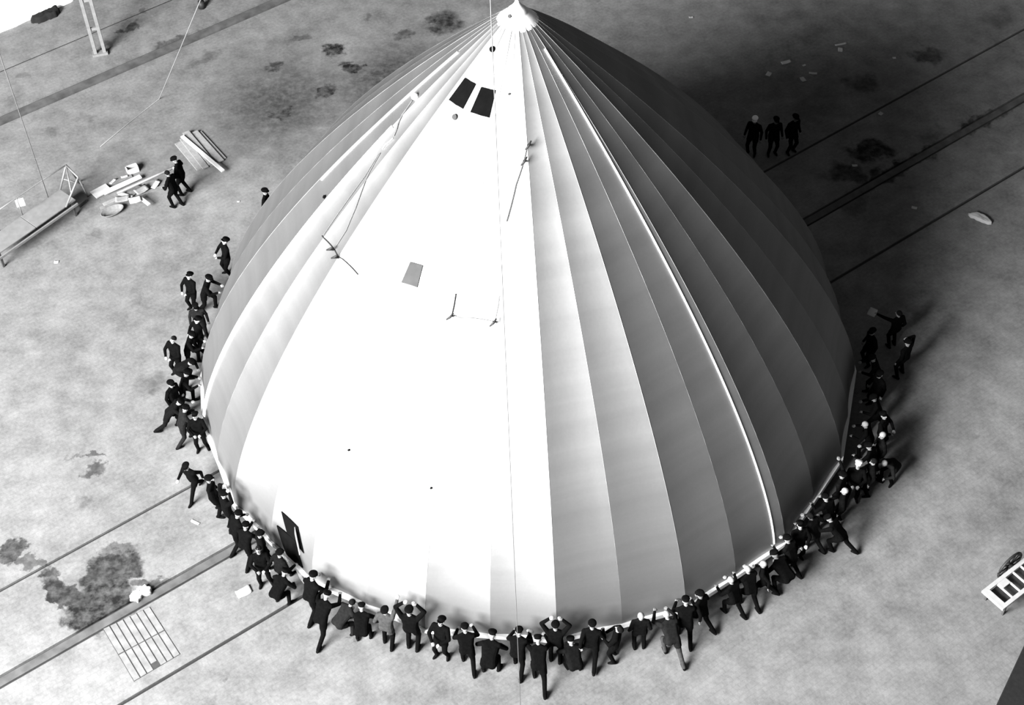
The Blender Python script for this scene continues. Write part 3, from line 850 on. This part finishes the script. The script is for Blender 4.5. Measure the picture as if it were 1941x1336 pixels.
def sheet(px, py, w, l, ang, label, cat='paper', name='paper_scrap', m='paper', z=0.0, curl=.12, group=None):
    n = 6; vs = []; fs = []; p = gnd(px, py, z)
    for lay in (0, .006):
        for j in range(n + 1):
            for k in range(n + 1):
                x = (k / n - .5) * l; y = (j / n - .5) * w * (1 - .25 * abs(k / n - .5) * 2 * rnd.random())
                vs.append((x, y, .004 + lay + curl * w * (abs(k / n - .5) * 2) ** 2 * (.5 + .5 * j / n)))
    W2 = n + 1; o2 = W2 * W2
    for j in range(n):
        for k in range(n):
            a = j * W2 + k; fs += [(o2 + a, o2 + a + 1, o2 + a + W2 + 1, o2 + a + W2), (a, a + W2, a + W2 + 1, a + 1)]
    for k in range(n):
        fs += [(k, k + 1, o2 + k + 1, o2 + k), (n * W2 + k + 1, n * W2 + k, o2 + n * W2 + k, o2 + n * W2 + k + 1),
               ((k + 1) * W2, k * W2, o2 + k * W2, o2 + (k + 1) * W2), (k * W2 + n, (k + 1) * W2 + n, o2 + (k + 1) * W2 + n, o2 + k * W2 + n)]
    o = mesh_obj(name, vs, fs, M[m], None, True); o.location = p; o.rotation_euler = (0, 0, math.radians(ang))
    return tag(o, label, cat, group)


# fan of planks left of the cone
GP = 'fanned stack of pale planks'
plank((338, 270), (380, 320), .30, .05, 'wood', 'leftmost plank of the fanned stack, nearest the two men', GP)
plank((346, 262), (390, 318), .24, .05, 'wood', 'second plank from the left in the fanned stack', GP, .052)
plank((358, 252), (406, 312), .32, .05, 'wood', 'wide middle plank of the fanned stack', GP)
plank((368, 250), (418, 306), .28, .05, 'wood', 'fourth plank in the fanned stack, left of the rightmost', GP, .052)
plank((377, 251), (424, 302), .22, .05, 'wood', 'rightmost plank of the fanned stack', GP)
plank((352, 250), (402, 310), .26, .05, 'wood', 'broad plank in the upper layer of the fanned stack', GP, .105)
plank((345, 258), (423, 324), .14, .06, 'paper', 'narrow bright plank lying across the top of the fanned stack', GP, .158)

# heap of boards and scraps
GH = 'heap of boards and scraps by the work stand'
plank((177, 370), (206, 354), .42, .06, 'paper', 'broad white board at the left end of the heap', GH, .05)
plank((196, 366), (267, 334), .2, .06, 'paper', 'long narrow white board pointing right across the heap', GH, .11)
plank((190, 395), (312, 353), .14, .06, 'wood_grey', 'long grey plank along the lower side of the heap', GH)
plank((196, 388), (226, 375), .16, .05, 'wood', 'short pale plank beside the dark tub', GH, .06)
plank((225, 366), (250, 374), .14, .05, 'paper', 'short white board in the middle of the heap', GH, .12)
plank((205, 350), (250, 333), .14, .05, 'wood_grey', 'grey plank along the upper side of the heap', GH)
plank((270, 352), (300, 345), .3, .05, 'wood', 'pale board stub at the right end of the heap', GH)
plank((243, 372), (262, 352), .34, .05, 'wood_grey', 'wide grey board under the white scraps of the heap', GH, .062)
plank((150, 392), (165, 380), .1, .05, 'wood_dark', 'short dark plank between work stand and heap', GH)
sheet(256, 379, .34, .42, 20, 'bright white folded sheet lying at the front of the heap', 'paper', 'folded_sheet', 'paper', .24)
plank((262, 372), (283, 388), .13, .05, 'paper', 'white strip hanging off the folded sheet of the heap', GH, .18)
sheet(232, 377, .3, .5, 10, 'pale grey crumpled sheet left of the bright folded sheet', 'paper', 'crumpled_sheet', 'wood', .19)
sheet(268, 360, .35, .5, 40, 'pale sheet right of the long white board', 'paper', 'crumpled_sheet', 'wood', .13)
sheet(295, 350, .2, .45, 70, 'small pale sheet near the foot of the long pole', 'paper', 'crumpled_sheet', 'paper', .06)
sheet(214, 344, .12, .3, 60, 'white scrap on the upper edge of the heap', 'paper', z=.06)
sheet(236, 335, .12, .26, 20, 'white scrap above the long white board', 'paper', z=.06)
b = empty('white_box', gnd(252, 325)); tag(b, 'small open white box behind the heap of boards', 'box')
for (c, s_) in (((0, 0, .02), (.42, .26, .04)), ((0, .12, .13), (.42, .03, .22)), ((0, -.12, .13), (.42, .03, .22)), ((.2, 0, .13), (.03, .26, .22)), ((-.2, 0, .13), (.03, .26, .22))):
    box_obj('side_panel' if c[2] > .05 else 'base_panel', c, s_, M['paper'], b)
b.rotation_euler = (0, 0, .5)
# shallow dark tub
bm = bmesh.new(); n = 20; prf = [(.30, 0), (.42, .16), (.45, .17), (.45, .15), (.34, .03), (0.001, .03)]
rings = [[bm.verts.new((r * 1.25 * math.cos(2 * math.pi * k / n), r * .8 * math.sin(2 * math.pi * k / n), z)) for k in range(n)] for r, z in [(0.001, 0)] + prf]
for i in range(len(rings) - 1):
    for k in range(n): bm.faces.new((rings[i][k], rings[i][(k + 1) % n], rings[i + 1][(k + 1) % n], rings[i + 1][k]))
tub = from_bm('shallow_tub', bm, M['wood_grey'], None, True); tub.scale = (.8, .7, .9); tub.location = gnd(214, 404); tub.rotation_euler = (0, 0, .6)
tag(tub, 'shallow dark oval tub at the lower edge of the heap', 'tub')
pole = tube_obj('long_pole', [gnd(222, 366, .34), gnd(343, 311, 1.08)], .05, M['steel'])
tag(pole, 'long grey pole slanting up from the heap to the two men', 'pole')

# work stand with flat deck at the left edge
M['deck'] = mat('deck_grey', .125, .8, 0, .12, 4)
ws = empty('work_stand', (0, 0, 0)); tag(ws, 'long grey work stand with flat deck and trestle frame at left edge', 'work stand')
DZ = .7
c0, c1, c2, c3 = gnd(114, 359, DZ), gnd(125, 392, DZ), gnd(25, 459, DZ), gnd(7, 436, DZ)
ax = ((c3 - c0) + (c2 - c1)).normalized(); side = V(-ax.y, ax.x, 0)
if side.dot(c1 - c0) < 0: side = -side
wd = (c1 - c0).dot(side); o0 = c0 - side * 0; Ld = 3.6
rot = Matrix((ax, V(0, 0, 1).cross(ax), V(0, 0, 1))).transposed()
for k in range(2):
    box_obj('deck_panel', o0 + ax * (Ld * (k + .5) / 2) + side * (wd / 2), (Ld / 2 - .02, wd, .05), M['deck'], ws, rot, .01)
for sgn, nm in ((0, 'side_rail'), (1, 'side_rail')):
    box_obj(nm, o0 + ax * (Ld / 2) + side * (wd * sgn + (.05 if sgn else -.03)) + V(0, 0, -.16), (Ld, .06, .1), M['steel'], ws, rot, .01)
for u in (.15, Ld - .2):
    for v in (.06, wd - .06):
        p = o0 + ax * u + side * v; box_obj('leg', V(p.x, p.y, DZ / 2 - .02), (.08, .08, DZ - .05), M['wood_dark'], ws, rot)
r0, r1 = gnd(125, 313, 1.75), gnd(148, 336, 1.75)
for a, c in ((c0, r0), (c1, r1), (gnd(150, 345, 0), r0), (gnd(167, 372, 0), r1), (r0, r1)):
    tube_obj('frame_tube', [a, c], .035, M['steel'], ws, 6)
tube_obj('brace_tube', [c0.lerp(r0, .45), gnd(158, 350, .6)], .025, M['steel'], ws, 6)
tube_obj('brace_tube', [c1.lerp(r1, .45), r0], .025, M['steel'], ws, 6)
for u in (.55, 1.7, 2.7):
    p = o0 + ax * u; tube_obj('rail_post', [p, p + V(0, 0, .85)], .022, M['steel'], ws, 6)
tube_obj('hand_rail', [r0, o0 + ax * .55 + V(0, 0, .85), o0 + ax * 1.7 + V(0, 0, .85), o0 + ax * 2.7 + V(0, 0, .85)], .022, M['steel'], ws, 6)
cp = gnd(38, 384, 1.3)
box_obj('white_card', cp, (.3, .02, .36), M['paper'], ws, rz(.35))

rp = gnd(90, 371, 1.2)
tag(tube_obj('hanging_rope', [rp, V(rp.x + .01, rp.y, 20), V(rp.x, rp.y, 50)], .018, M['rope']), 'thin pale rope hanging straight down to the work stand', 'rope')
g0 = gnd(302, 188); hi = gnd(385, -12, 9.0)
tag(tube_obj('guy_rope', [gnd(190, 278, .02), gnd(245, 232, .02), g0 + V(0, 0, .02), g0.lerp(hi, .5), hi, g0 + (hi - g0) * 3.5], .016, M['rope']), 'slack pale guy rope running along the floor then rising at top left', 'rope')
bw = empty('rope_weight', gnd(383, 14)); tag(bw, 'small dark iron weight near the guy rope at the top edge', 'weight')
bm = bmesh.new(); bmesh.ops.create_cone(bm, cap_ends=True, segments=16, radius1=.16, radius2=.13, depth=.3); w1 = from_bm('weight_body', bm, M['iron'], bw, True); w1.location = (0, 0, .15)
tube_obj('weight_ring', [(-.06, 0, .3), (-.05, 0, .38), (0, 0, .41), (.05, 0, .38), (.06, 0, .3)], .015, M['iron'], bw, 6)

# ladder-like upright at top left
lp = empty('lattice_post', (0, 0, 0)); tag(lp, 'pale upright lattice post with rungs standing at top left', 'post')
pa, pb = gnd(182, 104), gnd(199, 101); pd = (pb - pa)
box_obj('base_plate', (pa + pb) / 2 + V(0, 0, .05), (pd.length + .25, .3, .1), M['steel'], lp, rz(math.atan2(pd.y, pd.x)), .01)
for p in (pa, pb): box_obj('upright_rail', V(p.x, p.y, 6.1), (.13, .16, 12), M['steel'], lp, rz(math.atan2(pd.y, pd.x)))
for k in range(9): box_obj('rung', (pa + pb) / 2 + V(0, 0, 1.35 * (k + 1) - .1), (pd.length, .08, .12), M['steel'], lp, rz(math.atan2(pd.y, pd.x)))


# white tarpaulin in the top left corner
def lump(name, outline, h, m, label, cat, n_in=5, seed=1):
    r_ = random.Random(seed); P = [gnd(*p) for p in outline]; c = sum(P, V(0, 0, 0)) / len(P); D = []
    for i in range(len(P)):
        for k in range(4): D.append(P[i].lerp(P[(i + 1) % len(P)], k / 4) + V(r_.uniform(-.03, .03), r_.uniform(-.03, .03), 0))
    vs = []; fs = []; n = len(D)
    for j, (s_, z) in enumerate(((1.0, 0), (.985, .6), (.95, .9), (.8, 1.0), (.5, 1.0), (.2, 1.02))):
        for d in D:
            q = c.lerp(d, s_); vs.append((q.x, q.y, max(0, h * z * (1 + (r_.uniform(-.12, .12) if z > 0 else 0)))))
    for j in range(5):
        for k in range(n): fs.append((j * n + k, j * n + (k + 1) % n, (j + 1) * n + (k + 1) % n, (j + 1) * n + k))
    fs.append(tuple(5 * n + k for k in range(n)))
    return tag(mesh_obj(name, vs, fs, M[m], None, True), label, cat)


lump('white_tarpaulin', [(-70, 92), (0, 62), (58, 38), (92, 24), (118, 12), (138, 2), (150, -30), (60, -70), (-80, -40)], .3, 'tarp', 'bright white tarpaulin spread on the floor in the top left corner', 'tarpaulin')
lump('dark_bundle', [(60, 44), (64, 38), (80, 32), (98, 24), (110, 19), (114, 24), (108, 33), (92, 38), (74, 45)], .28, 'cloth_dark', 'dark cloth bundle at the edge of the white tarpaulin', 'bundle', 5, 3)
lump('white_rag', [(246, 1132), (256, 1122), (264, 1116), (276, 1108), (288, 1117), (286, 1126), (272, 1131), (262, 1141), (250, 1140)], .12, 'paper', 'white rag at the edge of the large oil stain, lower left', 'rag', 5, 5)
lump('white_cloth', [(1833, 408), (1850, 405), (1868, 412), (1881, 426), (1866, 424), (1850, 418)], .12, 'paper', 'white feather-shaped cloth alone on the floor at right edge', 'cloth', 5, 6)

# slotted floor hatch by the rail
hc_ = [gnd(195, 1192), gnd(284, 1150), gnd(342, 1240), gnd(254, 1292)]
fh = empty('floor_hatch', (0, 0, 0)); tag(fh, 'flush rectangular floor hatch of narrow boards beside the rail strip, lower left', 'hatch')
M['hatch'] = mat('hatch_boards', .13, .9, 0, .2, 4); M['hatch_gap'] = mat('hatch_gap', .025, .9, 0, .3, 4)


def quad_plate(name, cs, z0, z1, m, parent):
    vs = [V(c.x, c.y, z0) for c in cs] + [V(c.x, c.y, z1) for c in cs]
    return mesh_obj(name, vs, [(3, 2, 1, 0), (4, 5, 6, 7)] + [(k, (k + 1) % 4, 4 + (k + 1) % 4, 4 + k) for k in range(4)], M[m], parent)


def bil(u, v): return hc_[0].lerp(hc_[1], u).lerp(hc_[3].lerp(hc_[2], u), v)


quad_plate('hatch_frame', hc_, .001, .006, 'hatch_gap', fh)
for j in range(2):
    for k in range(7):
        g_ = .012; u0, u1 = k / 7 + g_, (k + 1) / 7 - g_; v0, v1 = j / 2 + .008, (j + 1) / 2 - .008
        if (j, k) == (1, 3): v1 -= .1
        quad_plate('board', [bil(u0, v0), bil(u1, v0), bil(u1, v1), bil(u0, v1)], .005, .014 + .006 * rnd.random(), 'hatch', fh)

# paper scraps
for (x, y, w, l, a, lab) in [
    (1490, 118, .18, .42, 20, 'white paper scrap, leftmost but one of the litter at upper right'),
    (1457, 141, .2, .26, 60, 'leftmost white paper scrap of the litter at upper right'),
    (1522, 151, .2, .28, 110, 'lowest white paper scrap of the litter at upper right'),
    (1541, 139, .12, .32, -10, 'thin white strip of paper, rightmost of the lower litter at upper right'),
    (1524, 124, .1, .15, 30, 'tiny paper scrap in the middle of the litter at upper right'),
    (1594, 84, .1, .5, 15, 'long white paper strip above the litter at upper right'),
    (1593, 95, .2, .26, 80, 'white scrap just under the long paper strip at upper right'),
    (1695, 110, .12, .14, 0, 'tiny white scrap right of the long paper strip at upper right'),
    (1669, 216, .16, .18, 45, 'small white scrap next to the dark rail line at upper right'),
    (1620, 314, .12, .2, 0, 'small white scrap inside the dark oil patch at right'),
    (1733, 394, .14, .2, -20, 'small white scrap left of the feather-shaped cloth'),
    (1310, 33, .1, .18, 0, 'small white scrap near the top edge right of the cone tip'),
    (370, 990, .1, .3, -30, 'pale curved scrap on the floor below the strolling man'),
    (462, 1014, .12, .2, 20, 'pale scrap by the feet of the man with raised arms'),
    (462, 1122, .3, .45, 30, 'pale flattened scrap on the floor left of the dark opening'),
    (107, 497, .14, .16, 0, 'small pale scrap on the empty floor at far left'),
    (452, 382, .08, .1, 0, 'tiny white scrap on the dark floor left of the half-hidden man'),
]: sheet(x, y, w, l, a, lab)
hs = sheet(1673, 580, .28, .36, 60, 'bright sheet held out by the man on the right floor', 'paper', 'paper_sheet', 'paper', 1.38)
holder = MEN[-7]; hs.location = holder.location + rz(math.radians(20)) @ V(-.66, .52, 1.40)

# white slatted hand cart at lower right
WZ = .62
q0, q1, q2 = gnd(1861, 1119, WZ), gnd(1896, 1159, WZ), gnd(1941, 1057, WZ)
u_ = (q2 - q0).normalized(); v_ = V(u_.y, -u_.x, 0)
if v_.dot(q1 - q0) < 0: v_ = -v_
cwid = (q1 - q0).dot(v_); cl = 3.0
hcart = empty('hand_cart', V(0, 0, 0)); tag(hcart, 'white slatted hand cart with spoked wheels at lower right edge', 'cart')
crot = Matrix((u_, V(0, 0, 1).cross(u_), V(0, 0, 1))).transposed()


def cbox(name, u0, u1, v0, v1, z0, z1, m):
    p = q0 + u_ * (u0 + u1) / 2 + v_ * (v0 + v1) / 2
    return box_obj(name, V(p.x, p.y, WZ + (z0 + z1) / 2), (u1 - u0, v1 - v0, z1 - z0), M[m], hcart, crot, .008)


M['cart_paint'] = mat('cart_paint', .3, .7, 0, .08, 5)
cbox('end_board', 0, .2, 0, cwid, -.1, 0, 'cart_paint')
cbox('side_rail', .2, cl, 0, .12, -.1, 0, 'cart_paint'); cbox('side_rail', .2, cl, cwid - .12, cwid, -.1, 0, 'cart_paint')
cbox('tray', .2, cl, .1, cwid - .1, -.22, -.18, 'wood_dark')
for k in range(1, 9): cbox('cross_bar', .2 + .33 * k - .02, .2 + .33 * k + .02, .12, cwid - .12, -.08, -.01, 'cart_paint')
cbox('cover_board', .55, .86, .12, .32, -.05, 0, 'cart_paint')
for vv in (-.12, cwid + .12):
    wc = q0 + u_ * 1.35 + v_ * vv; wr = .5; wc = V(wc.x, wc.y, wr)
    dirs = [u_ * math.cos(2 * math.pi * k / 28) + V(0, 0, 1) * math.sin(2 * math.pi * k / 28) for k in range(29)]
    wheel = tube_obj('wheel', [wc + d * (wr - .04) for d in dirs], .04, M['iron'], hcart, 8)
    for k in range(10):
        a = 2 * math.pi * k / 10; tube_obj('spoke', [wc, wc + (u_ * math.cos(a) + V(0, 0, 1) * math.sin(a)) * (wr - .05)], .022, M['iron'], wheel, 6)
    tube_obj('hub', [wc - v_ * .09, wc + v_ * .09], .08, M['iron'], wheel, 10)
for vv in (.08, cwid - .08):
    p = q0 + u_ * .25 + v_ * vv; box_obj('prop_leg', V(p.x, p.y, (WZ - .1) / 2), (.07, .07, WZ - .1), M['wood_dark'], hcart, crot)

# dark covered crate cutting the lower right corner
KZ = 1.1
k0, k1 = gnd(1947, 1210, KZ), gnd(1880, 1354, KZ); ku = (k1 - k0).normalized(); kv = V(-ku.y, ku.x, 0)
if kv.x < 0: kv = -kv
kl = (k1 - k0).length + .6
kc = empty('covered_crate', (0, 0, 0)); tag(kc, 'dark cloth-covered crate cut off by the lower right corner', 'crate')
krot = Matrix((ku, V(0, 0, 1).cross(ku), V(0, 0, 1))).transposed()
ctr = k0 + ku * kl / 2 + kv * .75
box_obj('crate_body', V(ctr.x, ctr.y, KZ / 2 - .03), (kl - .06, 1.44, KZ - .06), M['wood_dark'], kc, krot)
box_obj('cover_cloth', V(ctr.x, ctr.y, KZ - .25), (kl, 1.5, .5), M['cloth_dark'], kc, krot, .03)
